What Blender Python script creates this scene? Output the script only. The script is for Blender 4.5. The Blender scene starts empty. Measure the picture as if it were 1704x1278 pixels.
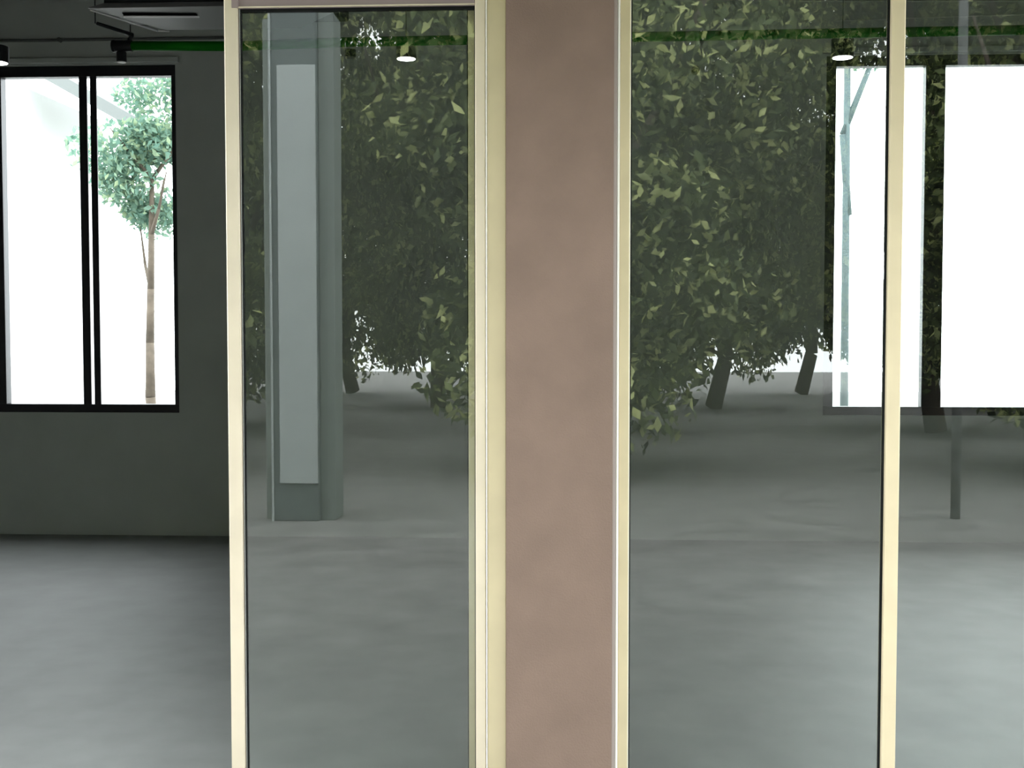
import bpy, bmesh, math, random
import numpy as np
from mathutils import Vector, Matrix, Euler

# ------------------------------------------------------------------ camera, world, exposure
scene = bpy.context.scene
C = scene.collection
W_PX, H_PX, F_PX = 1704.0, 1278.0, 2000.0
CAM = Vector((0.0, -3.75, 1.5))
cam_data = bpy.data.cameras.new('camera')
cam_data.sensor_width = 36.0
cam_data.lens = F_PX / W_PX * 36.0
cam_data.clip_start = 0.05
cam = bpy.data.objects.new('camera', cam_data)
C.objects.link(cam)
cam.location = CAM
cam.rotation_euler = Euler((math.radians(90 - 2.55), 0, math.radians(3.0)), 'XYZ')
scene.camera = cam
ROT = cam.rotation_euler.to_matrix()

world = bpy.data.worlds.new('overcast_sky')
scene.world = world
world.use_nodes = True
bg = world.node_tree.nodes['Background']
bg.inputs['Color'].default_value = (0.93, 0.98, 1.0, 1)
bg.inputs['Strength'].default_value = 7.4

scene.view_settings.view_transform = 'Standard'
scene.view_settings.look = 'None'
scene.view_settings.exposure = 0.0
scene.view_settings.gamma = 1.0
scene.view_settings.use_curve_mapping = False

random.seed(4)
rng = np.random.default_rng(7)


def P(px, py, Y):
    """world point on the plane y=Y that the photograph shows at a pixel (for measuring sizes)"""
    d = ROT @ Vector(((px - W_PX / 2) / F_PX, (H_PX / 2 - py) / F_PX, -1.0))
    t = (Y - CAM.y) / d.y
    return CAM + d * t


def X(px, Y, py=80):
    return P(px, py, Y).x


def Z(py, Y, px=852):
    return P(px, py, Y).z


# ------------------------------------------------------------------ materials
def mat(name, col, rough=0.6, metal=0.0, var=0.0, scale=20.0, bump=0.0, bscale=200.0, spec=0.5):
    m = bpy.data.materials.new(name)
    m.use_nodes = True
    nt = m.node_tree
    b = nt.nodes['Principled BSDF']
    b.inputs['Base Color'].default_value = (*col, 1)
    b.inputs['Roughness'].default_value = rough
    b.inputs['Metallic'].default_value = metal
    b.inputs['Specular IOR Level'].default_value = spec
    tc = nt.nodes.new('ShaderNodeTexCoord')
    if var > 0:
        n = nt.nodes.new('ShaderNodeTexNoise')
        n.inputs['Scale'].default_value = scale
        n.inputs['Detail'].default_value = 6
        nt.links.new(tc.outputs['Object'], n.inputs['Vector'])
        r = nt.nodes.new('ShaderNodeValToRGB')
        r.color_ramp.elements[0].position = 0.3
        r.color_ramp.elements[1].position = 0.7
        r.color_ramp.elements[0].color = (*[c * (1 - var) for c in col], 1)
        r.color_ramp.elements[1].color = (*[min(1, c * (1 + var)) for c in col], 1)
        nt.links.new(n.outputs['Fac'], r.inputs['Fac'])
        nt.links.new(r.outputs['Color'], b.inputs['Base Color'])
    if bump > 0:
        n2 = nt.nodes.new('ShaderNodeTexNoise')
        n2.inputs['Scale'].default_value = bscale
        n2.inputs['Detail'].default_value = 4
        nt.links.new(tc.outputs['Object'], n2.inputs['Vector'])
        bp = nt.nodes.new('ShaderNodeBump')
        bp.inputs['Strength'].default_value = bump
        bp.inputs['Distance'].default_value = 0.004
        nt.links.new(n2.outputs['Fac'], bp.inputs['Height'])
        nt.links.new(bp.outputs['Normal'], b.inputs['Normal'])
    return m


def glass_mat(name, tint, refl=0.045):
    m = bpy.data.materials.new(name)
    m.use_nodes = True
    nt = m.node_tree
    for n in list(nt.nodes):
        nt.nodes.remove(n)
    out = nt.nodes.new('ShaderNodeOutputMaterial')
    tr = nt.nodes.new('ShaderNodeBsdfTransparent')
    tr.inputs['Color'].default_value = (*tint, 1)
    gl = nt.nodes.new('ShaderNodeBsdfGlossy')
    gl.inputs['Roughness'].default_value = 0.0
    gl.inputs['Color'].default_value = (1, 1, 1, 1)
    lw = nt.nodes.new('ShaderNodeLayerWeight')
    lw.inputs['Blend'].default_value = 0.5
    pw = nt.nodes.new('ShaderNodeMath'); pw.operation = 'POWER'
    pw.inputs[1].default_value = 5.0
    ma = nt.nodes.new('ShaderNodeMath'); ma.operation = 'MULTIPLY_ADD'
    ma.inputs[1].default_value = 1.0 - refl
    ma.inputs[2].default_value = refl
    mx = nt.nodes.new('ShaderNodeMixShader')
    nt.links.new(lw.outputs['Facing'], pw.inputs[0])
    nt.links.new(pw.outputs[0], ma.inputs[0])
    nt.links.new(ma.outputs[0], mx.inputs['Fac'])
    nt.links.new(tr.outputs[0], mx.inputs[1])
    nt.links.new(gl.outputs[0], mx.inputs[2])
    nt.links.new(mx.outputs[0], out.inputs['Surface'])
    return m


def leaf_mat(name, dark, mid, light, trans=0.35):
    m = bpy.data.materials.new(name)
    m.use_nodes = True
    nt = m.node_tree
    for n in list(nt.nodes):
        nt.nodes.remove(n)
    out = nt.nodes.new('ShaderNodeOutputMaterial')
    g = nt.nodes.new('ShaderNodeNewGeometry')
    r = nt.nodes.new('ShaderNodeValToRGB')
    r.color_ramp.elements[0].color = (*dark, 1)
    r.color_ramp.elements[1].color = (*light, 1)
    e = r.color_ramp.elements.new(0.7)
    e.color = (*mid, 1)
    d = nt.nodes.new('ShaderNodeBsdfDiffuse')
    t = nt.nodes.new('ShaderNodeBsdfTranslucent')
    mx = nt.nodes.new('ShaderNodeMixShader')
    mx.inputs['Fac'].default_value = trans
    nt.links.new(g.outputs['Random Per Island'], r.inputs['Fac'])
    nt.links.new(r.outputs['Color'], d.inputs['Color'])
    nt.links.new(r.outputs['Color'], t.inputs['Color'])
    nt.links.new(d.outputs[0], mx.inputs[1])
    nt.links.new(t.outputs[0], mx.inputs[2])
    nt.links.new(mx.outputs[0], out.inputs['Surface'])
    return m


def emit_mat(name, col, s):
    m = bpy.data.materials.new(name)
    m.use_nodes = True
    b = m.node_tree.nodes['Principled BSDF']
    b.inputs['Base Color'].default_value = (0.8, 0.8, 0.8, 1)
    b.inputs['Emission Color'].default_value = (*col, 1)
    b.inputs['Emission Strength'].default_value = s
    return m


M = dict(
    plaster=mat('taupe_plaster', (0.212, 0.147, 0.115), 0.9, 0, 0.09, 5.0, 0.35, 160),
    alu=mat('champagne_aluminium', (0.64, 0.55, 0.36), 0.38, 0.25, 0.07, 6.0),
    alu_pale=mat('pale_champagne_aluminium', (0.74, 0.65, 0.51), 0.38, 0.25, 0.06, 5.0),
    alu_mauve=mat('mauve_grey_aluminium', (0.285, 0.225, 0.225), 0.45, 0.1, 0.05, 6.0),
    alu_light=mat('light_champagne_aluminium', (0.78, 0.67, 0.46), 0.38, 0.25, 0.06, 5.0),
    edge_glint=mat('painted_edge_glint', (0.90, 0.88, 0.80), 0.5),  # near-white colour stands in for light glinting on frame edges
    gasket=mat('black_rubber', (0.010, 0.011, 0.011), 0.8, spec=0.1),
    glass=glass_mat('clear_window_glass', (0.93, 0.955, 0.94), 0.078),
    glass_back=glass_mat('back_window_glass', (0.98, 0.99, 0.99)),
    inwall=mat('grey_painted_wall', (0.37, 0.40, 0.375), 0.85, 0, 0.05, 3.0, 0.1, 120),
    ceiling=mat('dark_grey_ceiling', (0.10, 0.105, 0.105), 0.9, 0, 0.08, 3.0),
    floor=mat('grey_floor', (0.16, 0.165, 0.16), 0.5, 0, 0.12, 4.0),
    pave=mat('grey_paving', (0.26, 0.255, 0.24), 0.9, 0, 0.18, 3.0, 0.3, 60),
    black=mat('black_metal', (0.010, 0.011, 0.012), 0.5, spec=0.15),
    slot=mat('black_opening', (0.004, 0.004, 0.004), 1.0, spec=0.0),
    blackframe=mat('black_window_frame', (0.008, 0.009, 0.012), 0.4),
    grey_panel=mat('grey_plastic', (0.13, 0.133, 0.133), 0.5),
    grey_lip=mat('light_grey_plastic', (0.50, 0.505, 0.505), 0.5),
    green=mat('green_pipe', (0.004, 0.105, 0.004), 0.6, 0, 0.15, 8.0, spec=0.08),
    conduit=mat('dark_grey_conduit', (0.09, 0.095, 0.09), 0.6),
    conduit_pale=mat('pale_grey_conduit', (0.5, 0.52, 0.5), 0.5),
    pale=mat('pale_grey_render', (0.145, 0.17, 0.165), 0.85, 0, 0.04, 2.0),
    paler=mat('pale_grey_board', (0.47, 0.51, 0.495), 0.8, 0, 0.04, 2.0),
    white=mat('white_render', (0.82, 0.84, 0.83), 0.85),
    eave_shade=mat('eave_shade_grey', (0.17, 0.185, 0.18), 0.85),  # grey puts the shading of the white house's eave into the colour
    stem=mat('smooth_grey_bark', (0.10, 0.135, 0.14), 0.9, 0, 0.1, 9.0),
    bark=mat('bark', (0.10, 0.08, 0.06), 0.95, 0, 0.3, 9.0, 0.5, 30),
    bark_pale=mat('pale_bark', (0.13, 0.135, 0.13), 0.95, 0, 0.2, 9.0, 0.4, 30),
    leaf=leaf_mat('tree_leaves', (0.04, 0.055, 0.03), (0.20, 0.25, 0.11), (0.88, 0.92, 0.42), 0.45),
    leaf_bg=leaf_mat('pale_tree_leaves', (0.13, 0.24, 0.19), (0.22, 0.34, 0.26), (0.36, 0.45, 0.28), 0.5),
    lamp=emit_mat('lamp_diffuser', (1, 0.99, 0.96), 9.0),
)


# ------------------------------------------------------------------ helpers
def box(bm, x0, x1, y0, y1, z0, z1):
    vs = [bm.verts.new((x, y, z)) for x in (x0, x1) for y in (y0, y1) for z in (z0, z1)]
    for f in ((0, 1, 3, 2), (4, 6, 7, 5), (0, 4, 5, 1), (2, 3, 7, 6), (0, 2, 6, 4), (1, 5, 7, 3)):
        bm.faces.new([vs[i] for i in f])


def tube(bm, p0, p1, r0, r1=None, seg=14):
    p0, p1 = Vector(p0), Vector(p1)
    r1 = r0 if r1 is None else r1
    d = (p1 - p0).normalized()
    a = d.orthogonal().normalized()
    b = d.cross(a)
    A, B = [], []
    for i in range(seg):
        t = 2 * math.pi * i / seg
        o = a * math.cos(t) + b * math.sin(t)
        A.append(bm.verts.new(p0 + o * r0))
        B.append(bm.verts.new(p1 + o * r1))
    for i in range(seg):
        j = (i + 1) % seg
        f = bm.faces.new((A[i], A[j], B[j], B[i]))
        f.smooth = True
    bm.faces.new(A[::-1])
    bm.faces.new(B)


def lathe(bm, cx, cy, prof, seg=28):
    rings = []
    for r, z in prof:
        rings.append([bm.verts.new((cx + r * math.cos(2 * math.pi * i / seg), cy + r * math.sin(2 * math.pi * i / seg), z)) for i in range(seg)])
    for a, b in zip(rings, rings[1:]):
        for i in range(seg):
            j = (i + 1) % seg
            f = bm.faces.new((a[i], a[j], b[j], b[i]))
            f.smooth = False
    bm.faces.new(rings[0][::-1])
    bm.faces.new(rings[-1])


def obj(name, bm, m, parent=None, bevel=0.0):
    bmesh.ops.recalc_face_normals(bm, faces=bm.faces)
    me = bpy.data.meshes.new(name)
    bm.to_mesh(me)
    bm.free()
    me.materials.append(m)
    o = bpy.data.objects.new(name, me)
    C.objects.link(o)
    if parent:
        o.parent = parent
        o.matrix_parent_inverse = Matrix.Translation(parent.location).inverted()
    if bevel > 0:
        md = o.modifiers.new('bevel', 'BEVEL')
        md.width = bevel
        md.segments = 2
        md.limit_method = 'ANGLE'
    return o


def boxobj(name, dims, m, parent=None, bevel=0.0):
    bm = bmesh.new()
    box(bm, *dims)
    return obj(name, bm, m, parent, bevel)


def empty(name, loc, **props):
    e = bpy.data.objects.new(name, None)
    C.objects.link(e)
    e.location = loc
    for k, v in props.items():
        e[k] = v
    return e


def tag(o, label, cat, group=None):
    o['label'] = label
    o['category'] = cat
    if group:
        o['group'] = group
    return o


def struct(o, label, cat):
    o['kind'] = 'structure'
    o['label'] = label
    o['category'] = cat
    return o


# ------------------------------------------------------------------ setting: measurements
YF = 0.0                     # outer face of the aluminium frames
YB = 4.85                     # inner face of the back wall
ROOM_L, ROOM_R, CEIL = -6.0, 6.0, 4.35
HEAD = 2.58                  # underside of the fixed head frame

xo_sash0 = X(372, YF)        # sliding sash, left stile
xo_sash1 = X(395, YF)
xs_r0 = X(790, YF)
xs_r1 = X(808, YF)
xj0 = X(809.5, YF)           # jamb beside the pier
xj1 = X(842, YF)
xp0 = X(842, -0.02)          # plaster pier
xp1 = X(1022, -0.02)
xw0 = X(1032, YF)            # window right of the pier
xw1 = X(1049, YF)
xm0 = X(1483, YF)
xm1 = X(1507, YF)
xw2 = 3.15
xleft = -3.1
rail_z = Z(10, YF, 590)

g = boxobj('ground', (-30, 30, -40, 0.0, -0.3, 0.0), M['pave'])
struct(g, 'grey paving in front of the glazed building', 'ground')
g = boxobj('ground', (-14, 14, YB + 0.25, 26, -0.3, 0.0), M['pave'])
struct(g, 'grey ground outside behind the back windows', 'ground')
f = boxobj('floor', (ROOM_L, ROOM_R, 0.0, YB + 0.25, -0.3, 0.0), M['floor'])
struct(f, 'grey floor inside the dim room', 'floor')
c = boxobj('ceiling', (ROOM_L - 0.2, ROOM_R + 0.2, 0.0, YB + 0.25, CEIL, CEIL + 0.2), M['ceiling'])
struct(c, 'dark grey ceiling of the room', 'ceiling')

bm = bmesh.new()
box(bm, xp0, xp1, -0.02, 0.16, 0, HEAD + 0.05)                     # pier
box(bm, ROOM_L - 0.2, xleft - 0.045, -0.02, 0.16, 0, HEAD + 0.05)
box(bm, xw2, ROOM_R + 0.2, -0.02, 0.16, 0, HEAD + 0.05)
box(bm, ROOM_L - 0.2, ROOM_R + 0.2, -0.02, 0.16, HEAD + 0.05, CEIL + 0.2)
w = obj('wall_front', bm, M['plaster'])
struct(w, 'taupe brown plaster pier between the two glazed openings', 'wall')
e = boxobj('added_shade_slab', (ROOM_L - 0.2, ROOM_R + 0.2, -1.35, -0.021, 3.35, 3.5), M['plaster'])  # unseen slab, added to keep sky light off the facade
struct(e, 'unseen taupe overhang added to shade the shop front', 'roof')
for nm, a, b in (('wall_left', ROOM_L - 0.2, ROOM_L), ('wall_right', ROOM_R, ROOM_R + 0.2)):
    w = boxobj(nm, (a, b, 0.161, YB, 0, CEIL), M['inwall'])
    struct(w, 'grey painted side wall of the room, ' + nm[5:] + ' side', 'wall')

# back wall with its two window openings
BL0, BL1 = -5.2, X(291, YB)
BR0, BR1 = X(1376, YB), 5.2
top_l, top_r = Z(109.5, YB + 0.02, 150), Z(91.5, YB + 0.02, 1550)
SILL = 0.9
bm = bmesh.new()
box(bm, ROOM_L - 0.2, BL0, YB, YB + 0.2, 0, CEIL)
box(bm, BL1, BR0, YB, YB + 0.2, 0, CEIL)
box(bm, BR1, ROOM_R + 0.2, YB, YB + 0.2, 0, CEIL)
box(bm, BL0, BL1, YB, YB + 0.2, top_l, CEIL)
box(bm, BR0, BR1, YB, YB + 0.2, top_r, CEIL)
box(bm, BL0, BL1, YB, YB + 0.2, 0, SILL)
box(bm, BR0, BR1, YB, YB + 0.2, 0, SILL)
w = obj('wall_back', bm, M['inwall'])
struct(w, 'grey painted back wall between the two black windows', 'wall')
for a, b, which, i, top in ((BL0 - 0.05, BL1 + 0.03, 'left', 1, top_l), (BR0 - 0.03, BR1 + 0.05, 'right', 2, top_r)):
    t = boxobj('trim_%d' % i, (a, b, YB - 0.03, YB - 0.001, top + 0.012, top + 0.05), M['inwall'], None, 0.004)
    struct(t, 'thin grey ledge above the black %s back window' % which, 'trim')


def back_window(idx, x0, x1, top, hd, splits, label):
    root = struct(empty('window_%d' % idx, ((x0 + x1) / 2, YB + 0.08, SILL)), label, 'window')
    y0, y1 = YB + 0.02, YB + 0.10
    boxobj('head_rail', (x0, x1, y0, y1, top - hd, top), M['blackframe'], root, 0.003)
    boxobj('bottom_rail', (x0, x1, y0, y1, SILL, SILL + 0.06), M['blackframe'], root, 0.003)
    for k, (a, b) in enumerate(splits):
        nar = any(0 < c_ - b < 0.05 or 0 < a - d_ < 0.05 for c_, d_ in splits)
        boxobj('stile', (a, b, y0, YB + 0.034 if nar else y1, SILL + 0.06, top - hd), M['blackframe'], root, 0.003)
    for (a, b), (c_, d_) in zip(splits, splits[1:]):
        if c_ - b > 0.08:
            boxobj('pane', (b - 0.004, c_ + 0.004, YB + 0.0345, YB + 0.040, SILL + 0.06, top - hd), M['glass_back'], root)
    return root


YBf = YB + 0.02
px = lambda q: X(q, YBf, 130)
back_window(3, BL0, BL1, top_l, Z(109.5, YBf) - Z(127.5, YBf), [(BL0, BL0 + 0.06), (px(-190), px(-160)), (px(-28), px(1)), (px(130.5), px(144)), (px(149), px(160)), (px(284.5), BL1)],
            'black framed window in the back wall seen through the open bay at left')
back_window(4, BR0, BR1, top_r, Z(91.5, YBf) - Z(108.5, YBf), [(BR0, px(1392)), (px(1541), px(1574)), (px(1850), px(1883)), (BR1 - 0.06, BR1)],
            'black framed window in the back wall behind the right-hand glass')

# ------------------------------------------------------------------ shop front: sliding window left of the pier
w1 = struct(empty('window_1', ((xleft + xj1) / 2, YF, 0)), 'champagne aluminium sliding window left of the plaster pier, half open', 'window')
boxobj('head_frame', (xleft - 0.045, xj1, YF, YF + 0.12, HEAD, HEAD + 0.05), M['alu'], w1, 0.002)
boxobj('sill_frame', (xleft - 0.045, xj1, YF, YF + 0.12, 0.0, 0.02), M['alu'], w1, 0.002)
boxobj('jamb', (xj0 + 0.002, xj1, YF, YF + 0.12, 0.02, HEAD), M['alu'], w1, 0.002)
boxobj('jamb', (xleft - 0.045, xleft, YF, YF + 0.12, 0.02, HEAD), M['alu'], w1, 0.002)
boxobj('jamb_glint', (xj0 - 0.0025, xj0 + 0.0015, YF - 0.004, YF + 0.01, 0.02, HEAD), M['edge_glint'], w1, 0.001)  # white strip paints the edge highlight between sash and jamb
sash = boxobj('sash_stile', (xo_sash0, xo_sash1, YF + 0.004, YF + 0.042, 0.022, HEAD - 0.002), M['alu_pale'], w1, 0.004)
boxobj('sash_stile', (xs_r0, xs_r1 - 0.002, YF + 0.004, YF + 0.042, 0.022, HEAD - 0.002), M['alu_pale'], w1, 0.003)
boxobj('sash_top_rail', (xo_sash1 + 0.0005, xs_r0 - 0.0005, YF + 0.006, YF + 0.042, rail_z, HEAD - 0.002), M['alu_mauve'], w1, 0.002)
boxobj('sash_top_lip', (xo_sash1 + 0.0005, xs_r0 - 0.0005, YF + 0.002, YF + 0.008, rail_z, rail_z + 0.004), M['alu_pale'], w1)
boxobj('sash_bottom_rail', (xo_sash1 + 0.0005, xs_r0 - 0.0005, YF + 0.006, YF + 0.042, 0.022, 0.06), M['alu_mauve'], w1, 0.002)
# corner notch of the sash
boxobj('corner_cap', (X(386, YF), xo_sash1 + 0.004, YF - 0.001, YF + 0.01, rail_z + 0.0005, HEAD - 0.003), M['alu_mauve'], w1)
YG = YF + 0.024
bm = bmesh.new()
box(bm, xo_sash1, xo_sash1 + 0.007, YG - 0.006, YG + 0.012, 0.06, rail_z)
box(bm, xs_r0 - 0.003, xs_r0, YG - 0.006, YG + 0.012, 0.06, rail_z)
box(bm, xo_sash1 + 0.007, xs_r0 - 0.003, YG - 0.006, YG + 0.012, rail_z - 0.009, rail_z)
obj('gasket', bm, M['gasket'], w1)
boxobj('gasket_line', (xo_sash1 + 0.0028, xo_sash1 + 0.0042, YG - 0.0085, YG - 0.006, 0.06, rail_z), M['conduit_pale'], w1)
boxobj('pane', (xo_sash1 + 0.005, xs_r0 - 0.002, YG, YG + 0.006, 0.06, rail_z - 0.006), M['glass'], w1)
yb = YF + 0.075
boxobj('inner_stile', (X(778.5, yb), X(790, yb) + 0.02, yb, yb + 0.03, 0.022, Z(13, yb, 780)), M['alu'], w1, 0.002)
boxobj('inner_gasket', (X(777, yb), X(778.4, yb), yb, yb + 0.03, 0.022, Z(13, yb, 780)), M['gasket'], w1)

# ------------------------------------------------------------------ shop front: fixed window right of the pier
w2 = struct(empty('window_2', ((xw0 + xw2) / 2, YF, 0)), 'champagne aluminium fixed window with one mullion right of the plaster pier', 'window')
boxobj('edge_trim', (xp1 + 0.0005, X(1027.6, YF - 0.008), YF - 0.008, YF + 0.05, 0, HEAD), mat('pinkish_trim', (0.42, 0.36, 0.33), 0.6), w2)
boxobj('frame_edge_glint', (X(1028, YF - 0.008), X(1032, YF - 0.008), YF - 0.009, YF + 0.03, 0, HEAD), M['edge_glint'], w2, 0.002)  # white strip paints sky light caught by the frame's edge return
boxobj('frame_stile', (xw0 + 0.0005, xw1, YF + 0.004, YF + 0.06, 0.02, HEAD), M['alu'], w2, 0.002)
boxobj('glazing_glint', (xw1 + 0.0002, X(1050.6, YF), YF + 0.012, YF + 0.03, 0.02, HEAD), M['edge_glint'], w2)  # thin white line paints the highlight along the glass edge
boxobj('mullion', (xm0, xm1, YF, YF + 0.06, 0.02, HEAD), M['alu_light'], w2, 0.003)
boxobj('frame_stile', (xw2 - 0.045, xw2, YF, YF + 0.06, 0.02, HEAD), M['alu'], w2, 0.002)
boxobj('head_frame', (xw0, xw2, YF, YF + 0.12, HEAD, HEAD + 0.05), M['alu'], w2, 0.002)
boxobj('sill_frame', (xw0, xw2, YF, YF + 0.12, 0, 0.02), M['alu'], w2, 0.002)
for a, b in ((X(1050.8, YF), xm0), (xm1, xw2 - 0.045)):
    bm = bmesh.new()
    box(bm, a, a + 0.0035, YG - 0.006, YG + 0.012, 0.02, HEAD)
    box(bm, b - 0.0045, b, YG - 0.006, YG + 0.012, 0.02, HEAD)
    obj('gasket', bm, M['gasket'], w2)
    boxobj('pane', (a + 0.001, b - 0.001, YG, YG + 0.006, 0.02, HEAD), M['glass'], w2)

# ------------------------------------------------------------------ room: services near the ceiling
# green pipe
YP = 2.92
pa, pb = P(214, 76.5, YP), P(1704, 50, YP)
slope = (pb.z - pa.z) / (pb.x - pa.x)
rp = 8.0 / F_PX * (YP - CAM.y)
bm = bmesh.new()
xs = [pa.x + (ROOM_R - 0.001 - pa.x) * i / 14 for i in range(15)]
zs = [pa.z + (x - pa.x) * slope - 0.012 * math.sin(math.pi * min(1, (x - pa.x) / 1.1)) for x in xs]
for i in range(14):
    tube(bm, (xs[i], YP, zs[i]), (xs[i + 1], YP, zs[i + 1]), rp, rp, 16)
pipe = tag(obj('service_pipe', bm, M['green']), 'long dark green pipe running across the room below the ceiling', 'pipe')
pipe_end = pa

# black coupling with its small unlit cylinder, and the short bracket on wires
def small_lamp(cx, ztop, zbot, r, label, coupling):
    root = tag(empty('spot_lamp', (cx, YP, zbot)), label, 'lamp', 'unlit spot lamps on the green pipe')
    bm = bmesh.new()
    lathe(bm, cx, YP, [(r * 0.9, zbot), (r, zbot + 0.004), (r, ztop - 0.004), (r * 0.9, ztop)])
    obj('lamp_body', bm, M['black'], root)
    bm = bmesh.new()
    lathe(bm, cx, YP, [(r * 0.86, zbot - 0.004), (r * 0.86, zbot - 0.0005)])
    obj('lens', bm, M['conduit_pale'] if coupling else M['conduit'], root)
    if coupling:
        bm = bmesh.new()
        tube(bm, (cx - 0.045, YP, pa.z), (cx + 0.062, YP, pa.z), rp * 1.18, None, 18)
        tube(bm, (cx - 0.05, YP, pa.z), (cx - 0.038, YP, pa.z), rp * 1.3, None, 18)
        obj('coupling', bm, M['black'], root, 0.002)
    return root


small_lamp(X(202, YP), pa.z - rp * 1.19, Z(103, YP, 202), 8.3 / F_PX * (YP - CAM.y), 'unlit black spot lamp under the black coupling at the pipe end', True)
xq = X(583, YP)
zq = pa.z + (xq - pa.x) * slope - rp - 0.014
small_lamp(xq, zq, Z(95, YP, 583), 9 / F_PX * (YP - CAM.y), 'small unlit dark spot lamp behind the sliding sash glass', False)

ba, bb = P(162, 39, 2.66), P(220, 58, YP)
root = tag(empty('pipe_bracket', tuple((ba + bb) / 2)), 'short black bar hung on two wires at the end of the green pipe', 'bracket')
bm = bmesh.new()
tube(bm, ba, bb, 0.009, 0.012, 10)
obj('bar', bm, M['black'], root)
bm = bmesh.new()
tube(bm, bb, (bb.x - 0.02, YP, pa.z + rp), 0.011, 0.011, 10)
obj('clamp', bm, M['black'], root)
for p in (P(158.5, 39, 2.66), P(217, 58, YP)):
    bm = bmesh.new()
    tube(bm, p, (p.x, p.y, CEIL), 0.003, None, 6)
    obj('wire', bm, M['black'], root)

# lit cylinder pendants
YL = 3.16
SC = (YL - CAM.y) / F_PX
lamp_src = None
for cxp, wpx, ztp, zbp, lab in ((-6, 40, 77, 104.5, 'lit black cylinder pendant lamp at the left edge above the open bay'),
                                (676, 34, 74, 98, 'lit black cylinder pendant lamp seen through the sliding sash glass'),
                                (1402, 36, 64, 96, 'lit black cylinder pendant lamp in front of the right back window')):
    cx = X(cxp, YL, 98)
    zt, zb = Z(ztp, YL, cxp), Z(zbp, YL, cxp)
    r = wpx / 2 * SC
    root = tag(empty('pendant_lamp', (cx, YL, zb)), lab, 'lamp', 'lit cylinder lamps')
    bm = bmesh.new()
    lathe(bm, cx, YL, [(r * 0.90, zb + 0.004), (r * 0.90, zb), (r, zb), (r, zt - 0.004), (r * 0.93, zt), (0.008, zt + 0.006)])
    obj('shade', bm, M['black'], root)
    bm = bmesh.new()
    lathe(bm, cx, YL, [(r * 0.88, zb - 0.002), (r * 0.88, zb + 0.002)])
    obj('diffuser', bm, M['lamp'], root)
    bm = bmesh.new()
    tube(bm, (cx, YL, zt), (cx, YL, CEIL), 0.0025, None, 6)
    obj('cable', bm, M['black'], root)

# slotted grey ceiling unit with chamfered ends under a black box
YA0, YA1 = 2.08, 2.50
zA = Z(12, YA0, 250)
x0, x1 = X(143, YA0, 13), X(585, YA0, 13)
x2, x3 = X(276, YA1, 50), X(500, YA1, 50)
dY = YA1 - YA0
zf = Z(50.5, YA1, 276)
root = tag(empty('ceiling_unit', ((x0 + x1) / 2, YA0 + 0.1, zA)), 'grey slotted ceiling unit under a black box, above the open bay', 'air conditioner')
bm = bmesh.new()
lo = [(x0, YA0, zA), (x1, YA0, zA), (x3, YA1, zf), (x2, YA1, zf)]
lv = [bm.verts.new(p) for p in lo]
ins = [(x0 + 0.08, YA0 + 0.02, zA + 0.03), (x1 - 0.08, YA0 + 0.02, zA + 0.03), (x3 - 0.02, YA1 - 0.03, zf + 0.03), (x2 + 0.02, YA1 - 0.03, zf + 0.03)]
uv = [bm.verts.new(p) for p in ins]
bm.faces.new(lv); bm.faces.new(uv[::-1])
for i in range(4):
    j = (i + 1) % 4
    bm.faces.new((lv[i], lv[j], uv[j], uv[i]))
obj('fascia', bm, M['grey_panel'], root, 0.004)


def on_panel(pxx, pyy, drop=0.004):
    # point on the underside of the fascia seen at a pixel
    n = (Vector(lo[1]) - Vector(lo[0])).cross(Vector(lo[3]) - Vector(lo[0])).normalized()
    d = P(pxx, pyy, 1.0) - CAM
    t = (Vector(lo[0]) - CAM).dot(n) / d.dot(n)
    q = CAM + d * t
    return q + Vector((0, 0, -drop))


def strip(name, quad, m, thick=0.004):
    bm = bmesh.new()
    a = [bm.verts.new(q) for q in quad]
    b = [bm.verts.new(q + Vector((0, 0, thick))) for q in quad]
    bm.faces.new(a); bm.faces.new(b[::-1])
    for i in range(4):
        j = (i + 1) % 4
        bm.faces.new((a[i], a[j], b[j], b[i]))
    return obj(name, bm, m, root)


strip('slot', [on_panel(203, 20.5), on_panel(326, 21.5), on_panel(329, 25), on_panel(206, 24.5)], M['slot'], 0.002)
strip('slot_lip', [on_panel(205, 26), on_panel(331, 26.3), on_panel(332, 28.3), on_panel(206, 28.3)], M['grey_lip'])
bm = bmesh.new()
tube(bm, on_panel(150, 16, 0.002), on_panel(262, 50.5, 0.002), 0.004, 0.007, 8)
tube(bm, on_panel(262, 50.5, 0.002), on_panel(282, 51.5, 0.002), 0.006, 0.004, 8)
obj('edge_strip', bm, M['grey_lip'], root)
bx0, bx1 = X(174, YA0 + 0.05, 5), X(560, YA0 + 0.05, 5)
boxobj('unit_box', (bx0, bx1, YA0 + 0.03, YA1 - 0.04, zA + 0.012, zA + 0.4), M['black'], root, 0.012)
for x in (bx0 + 0.1, bx1 - 0.1):
    bm = bmesh.new()
    tube(bm, (x, YA0 + 0.12, zA + 0.4), (x, YA0 + 0.12, CEIL), 0.006, None, 8)
    obj('hanger_rod', bm, M['black'], root)

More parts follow.
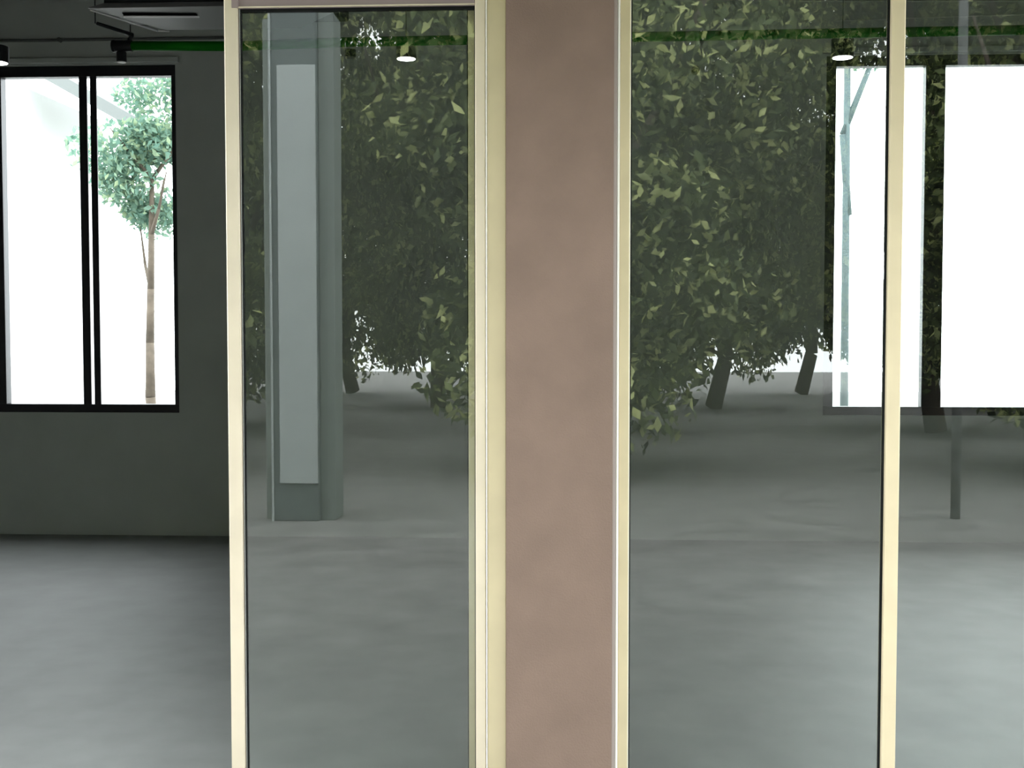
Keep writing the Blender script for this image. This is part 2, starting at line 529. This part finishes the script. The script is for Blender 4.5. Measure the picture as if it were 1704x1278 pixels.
# conduits on the back wall
YC = YB - 0.014
bm = bmesh.new()
tube(bm, (ROOM_L + 0.001, YC, Z(67.5, YC, 100)), (BL1 + 0.4, YC, Z(66.5, YC, 100)), 0.010, None, 10)
tag(r_ := obj('wall_conduit', bm, M['conduit']), 'thin dark conduit along the grey wall above the left back window', 'conduit')
bm = bmesh.new()
cc = P(99.5, 66.5, YC)
tube(bm, (cc.x, YC - 0.018, cc.z), (cc.x, YB, cc.z), 0.016, None, 14)
obj('junction_box', bm, M['conduit'], r_)
for y0_, y1_, lab in ((37, 31, 'pale thin conduit above the right back window, lower of two'), (4, 8.5, 'pale thin conduit above the right back window, upper of two')):
    bm = bmesh.new()
    tube(bm, P(1392 if y0_ > 10 else 1330, y0_ - 2, YC), P(1900, y1_ - 14 if y0_ > 10 else y1_ - 6, YC), 0.004, None, 8)
    tag(obj('wall_conduit', bm, M['conduit_pale']), lab, 'conduit')
# small twin-eyed device on the back wall
p = P(1157, 119, YB)
root = tag(empty('wall_device', (p.x, YB, p.z)), 'small dark wall device with two round black eyes behind the right glass', 'device')
bm = bmesh.new()
tube(bm, (p.x, YB, p.z + 0.008), (p.x, YB - 0.02, p.z + 0.008), 0.031, 0.028, 18)
obj('backplate', bm, M['conduit'], root)
for s in (-1, 1):
    bm = bmesh.new()
    tube(bm, (p.x + s * 0.0135, YB - 0.02, p.z - 0.002), (p.x + s * 0.0135, YB - 0.034, p.z - 0.002), 0.0125, 0.011, 14)
    obj('eye', bm, M['slot'], root)

# ------------------------------------------------------------------ outdoors: leaves
def leaf_mesh(name, centres, radii, n, size, m, flat=0.75):
    cen = np.array(centres); rad = np.array(radii)
    k = rng.integers(0, len(cen), n)
    d = rng.normal(size=(n, 3)); d /= np.linalg.norm(d, axis=1)[:, None]
    rr = rng.uniform(0, 1, n) ** 0.45
    p = cen[k] + d * (rr * rad[k])[:, None] * np.array([1, 1, flat])
    a = rng.normal(size=(n, 3)); a[:, 2] -= 0.5
    a /= np.linalg.norm(a, axis=1)[:, None]
    b = np.cross(a, rng.normal(size=(n, 3))); b /= np.linalg.norm(b, axis=1)[:, None]
    nn = np.cross(a, b)
    L = (size * rng.uniform(0.6, 1.35, n))[:, None]
    Wd = L * 0.24
    v = np.stack([p - a * L * .5, p + b * Wd + nn * L * .06, p + a * L * .5 - nn * L * .05, p - b * Wd + nn * L * .06], 1).reshape(-1, 3)
    i = np.arange(n)[:, None] * 4
    fc = np.concatenate([i + [0, 1, 2], i + [0, 2, 3]], 1).reshape(-1, 3)
    me = bpy.data.meshes.new(name)
    me.vertices.add(len(v)); me.vertices.foreach_set('co', v.ravel())
    me.loops.add(len(fc) * 3); me.loops.foreach_set('vertex_index', fc.ravel().astype(np.int32))
    me.polygons.add(len(fc))
    me.polygons.foreach_set('loop_start', np.arange(len(fc), dtype=np.int32) * 3)
    me.update(calc_edges=True)
    me.materials.append(m)
    return me


def trunk_mesh(name, h, r, m, nb=6, spread=1.4, bend=0.15, crown=3.0, seed=0):
    R = random.Random(seed)
    bm = bmesh.new()
    pts = [Vector((bend * math.sin(i * 0.9 + seed), bend * math.cos(i * 1.3 + seed) - bend, h * i / 5)) for i in range(6)]
    pts[0] = Vector((0, 0, 0))
    for i in range(5):
        tube(bm, pts[i], pts[i + 1], r * (1 - 0.12 * i), r * (1 - 0.12 * (i + 1)), 12)
    for i in range(nb):
        a = 2 * math.pi * i / nb + R.uniform(-.4, .4)
        s = pts[R.choice((3, 4, 5))]
        mid = s + Vector((math.cos(a) * spread * .5, math.sin(a) * spread * .5, crown * .3))
        end = s + Vector((math.cos(a) * spread, math.sin(a) * spread, crown * R.uniform(.5, .9)))
        tube(bm, s, mid, r * .4, r * .28, 8)
        tube(bm, mid, end, r * .28, r * .1, 8)
    bmesh.ops.recalc_face_normals(bm, faces=bm.faces)
    me = bpy.data.meshes.new(name)
    bm.to_mesh(me); bm.free()
    me.materials.append(m)
    return me


crowns, trunks = [], []
for v in range(3):
    cs, rs = [], []
    for i in range(90):
        a = random.uniform(0, 2 * math.pi); q = random.uniform(0.0, 1.0) ** .5
        zz = random.uniform(0.7, 9.0)
        q *= 1.0 if zz < 7.5 else 0.7
        cs.append((math.cos(a) * 1.75 * q, math.sin(a) * 1.75 * q, zz))
        rs.append(random.uniform(0.6, 0.9))
    crowns.append(leaf_mesh('foliage', cs, rs, 58000, 0.14, M['leaf']))
    trunks.append(trunk_mesh('trunk', 3.2, 0.16, M['bark'], 7, 1.5, 0.12, 3.6, v))

spots = [(-10.6 + 5.3 * k, -8.8) for k in range(5)] + [(-15.9 + 5.3 * k, -14.1) for k in range(7)] + [(-18.55 + 5.3 * k, -19.4) for k in range(8)] + [(-21.2 + 5.3 * k, -24.7) for k in range(9)]
for i, (x, y) in enumerate(spots):
    root = tag(empty('leafy_tree', (x, y, 0)), 'dark green leafy tree across the path, mirrored in the window glass', 'tree', 'trees mirrored in the window glass')
    s = random.uniform(0.97, 1.02)
    root.scale = (s, s, s * (1.0 if i < 5 else 1.2 if i < 12 else 1.5))
    root.rotation_euler = (0, 0, random.uniform(0, 6.28))
    for nm, me in (('trunk', trunks[i % 3]), ('foliage', crowns[i % 3])):
        o = bpy.data.objects.new(nm, me)
        C.objects.link(o)
        o.parent = root

# pale pillar across the path, mirrored in the sliding sash
YM = 5.5
def MX(pxx, py=80): return P(pxx, py, YM).x
def MZ(py, pxx=500): return P(pxx, py, YM).z
root = tag(empty('pale_pillar', (MX(496), -YM, 0)), 'pale grey square pillar with a lighter board, mirrored in the sliding sash glass', 'pillar')
boxobj('shaft', (MX(446), MX(523), -YM - 0.35, -YM, 0, MZ(15)), M['pale'], root, 0.01)
boxobj('side_shaft', (MX(523) + 0.001, MX(550), -YM - 0.35, -YM - 0.06, 0, MZ(15)), mat('green_grey_render', (0.22, 0.25, 0.23), 0.85), root, 0.006)
boxobj('edge_post', (MX(428), MX(446) - 0.002, -YM - 0.35, -YM - 0.1, 0, MZ(22)), mat('dark_grey_green', (0.24, 0.27, 0.24), 0.8), root, 0.006)
boxobj('corner_bead', (MX(443.5), MX(447), -YM, -YM + 0.012, 0, MZ(15)), M['paler'], root, 0.002)
boxobj('board', (MX(458), MX(522), -YM + 0.001, -YM + 0.02, 0.3, MZ(106)), M['paler'], root, 0.004)

# grey post mirrored top right
YT = 5.9
a = P(1607, 20, YT)
bm = bmesh.new()
tube(bm, (a.x, -YT, 0), (a.x, -YT, a.z + 1.6), 0.038, 0.036, 14)
root = tag(obj('slim_post', bm, M['bark_pale']), 'slim pale grey post mirrored in the far right glass', 'post')

# ------------------------------------------------------------------ outdoors behind the back windows
YO = 12.5
root = tag(empty('white_house', (P(10, 150, YO).x, YO, 0)), 'white house with a sloping roof edge beyond the left back window', 'house')
e0, e1 = P(66, 127, YO), P(130, 163, YO)
bm = bmesh.new()
dx = e1 - e0
far = e0 + dx * 3.2
pts = [(e0.x - 0.3 * dx.x, e0.z - 0.3 * dx.z), (far.x, far.z), (far.x, far.z + 0.18), (e0.x + 0.05, e0.z + 0.16), (e0.x - 0.3 * dx.x, e0.z + 0.18)]
fr = [bm.verts.new((x, YO, z)) for x, z in pts]
bk = [bm.verts.new((x, YO + 3, z)) for x, z in pts]
bm.faces.new(fr); bm.faces.new(bk[::-1])
for i in range(len(pts)):
    j = (i + 1) % len(pts)
    bm.faces.new((fr[i], fr[j], bk[j], bk[i]))
obj('roof_edge', bm, M['eave_shade'], root)
boxobj('house_wall', (e0.x - 3.5, e0.x - 0.3, YO + 0.3, YO + 3, 0, e0.z - 0.1), M['white'], root)

# pale green tree beyond the left back window
YQ = 11.0
c0 = P(250, 165, YQ)
cs = [(random.uniform(-.45, .6), random.uniform(-.5, .5), random.uniform(-1.6, .12)) for i in range(16)]
root = tag(empty('leafy_tree', (c0.x, YQ, 0)), 'pale green tree beyond the left back window', 'tree')
me = leaf_mesh('foliage', [(a_, b_, c0.z + d_) for a_, b_, d_ in cs], [random.uniform(.28, .5) for _ in cs], 6500, 0.10, M['leaf_bg'])
o = bpy.data.objects.new('foliage', me); C.objects.link(o); o.parent = root
o = bpy.data.objects.new('trunk', trunk_mesh('trunk', c0.z - 1.0, 0.07, M['bark'], 5, .5, .04, 1.0, 3)); C.objects.link(o); o.parent = root

# slim pale two-stemmed tree beyond the right back window
YQ = 10.0
base = P(1411, 170, YQ); base.z = 0
root = tag(empty('slim_tree', tuple(base)), 'slim pale tree with one upright and one leaning stem beyond the right back window', 'tree')
t0, l0, l1 = P(1410, 104, YQ), P(1448, 110, YQ), P(1424, 170, YQ)
bm = bmesh.new()
tube(bm, base, t0 + Vector((0, 0, .5)), 0.048, 0.035, 12)
obj('stem', bm, M['stem'], root)
mid = l1 + (l1 - l0) * 0.9
bm = bmesh.new()
tube(bm, (base.x + .02, YQ, max(0.6, mid.z - 0.9)), mid, 0.04, 0.038, 12)
tube(bm, mid, l0, 0.038, 0.03, 12)
obj('stem', bm, M['stem'], root)
cs = []
for q in (1400, 1425, 1436, 1452):
    p = P(q, 110, YQ)
    cs.append((p.x - base.x, 0, p.z + random.uniform(0.0, .06)))
me = leaf_mesh('foliage', cs, [.10] * 4, 70, 0.09, M['leaf_bg'])
o = bpy.data.objects.new('foliage', me); C.objects.link(o); o.parent = root
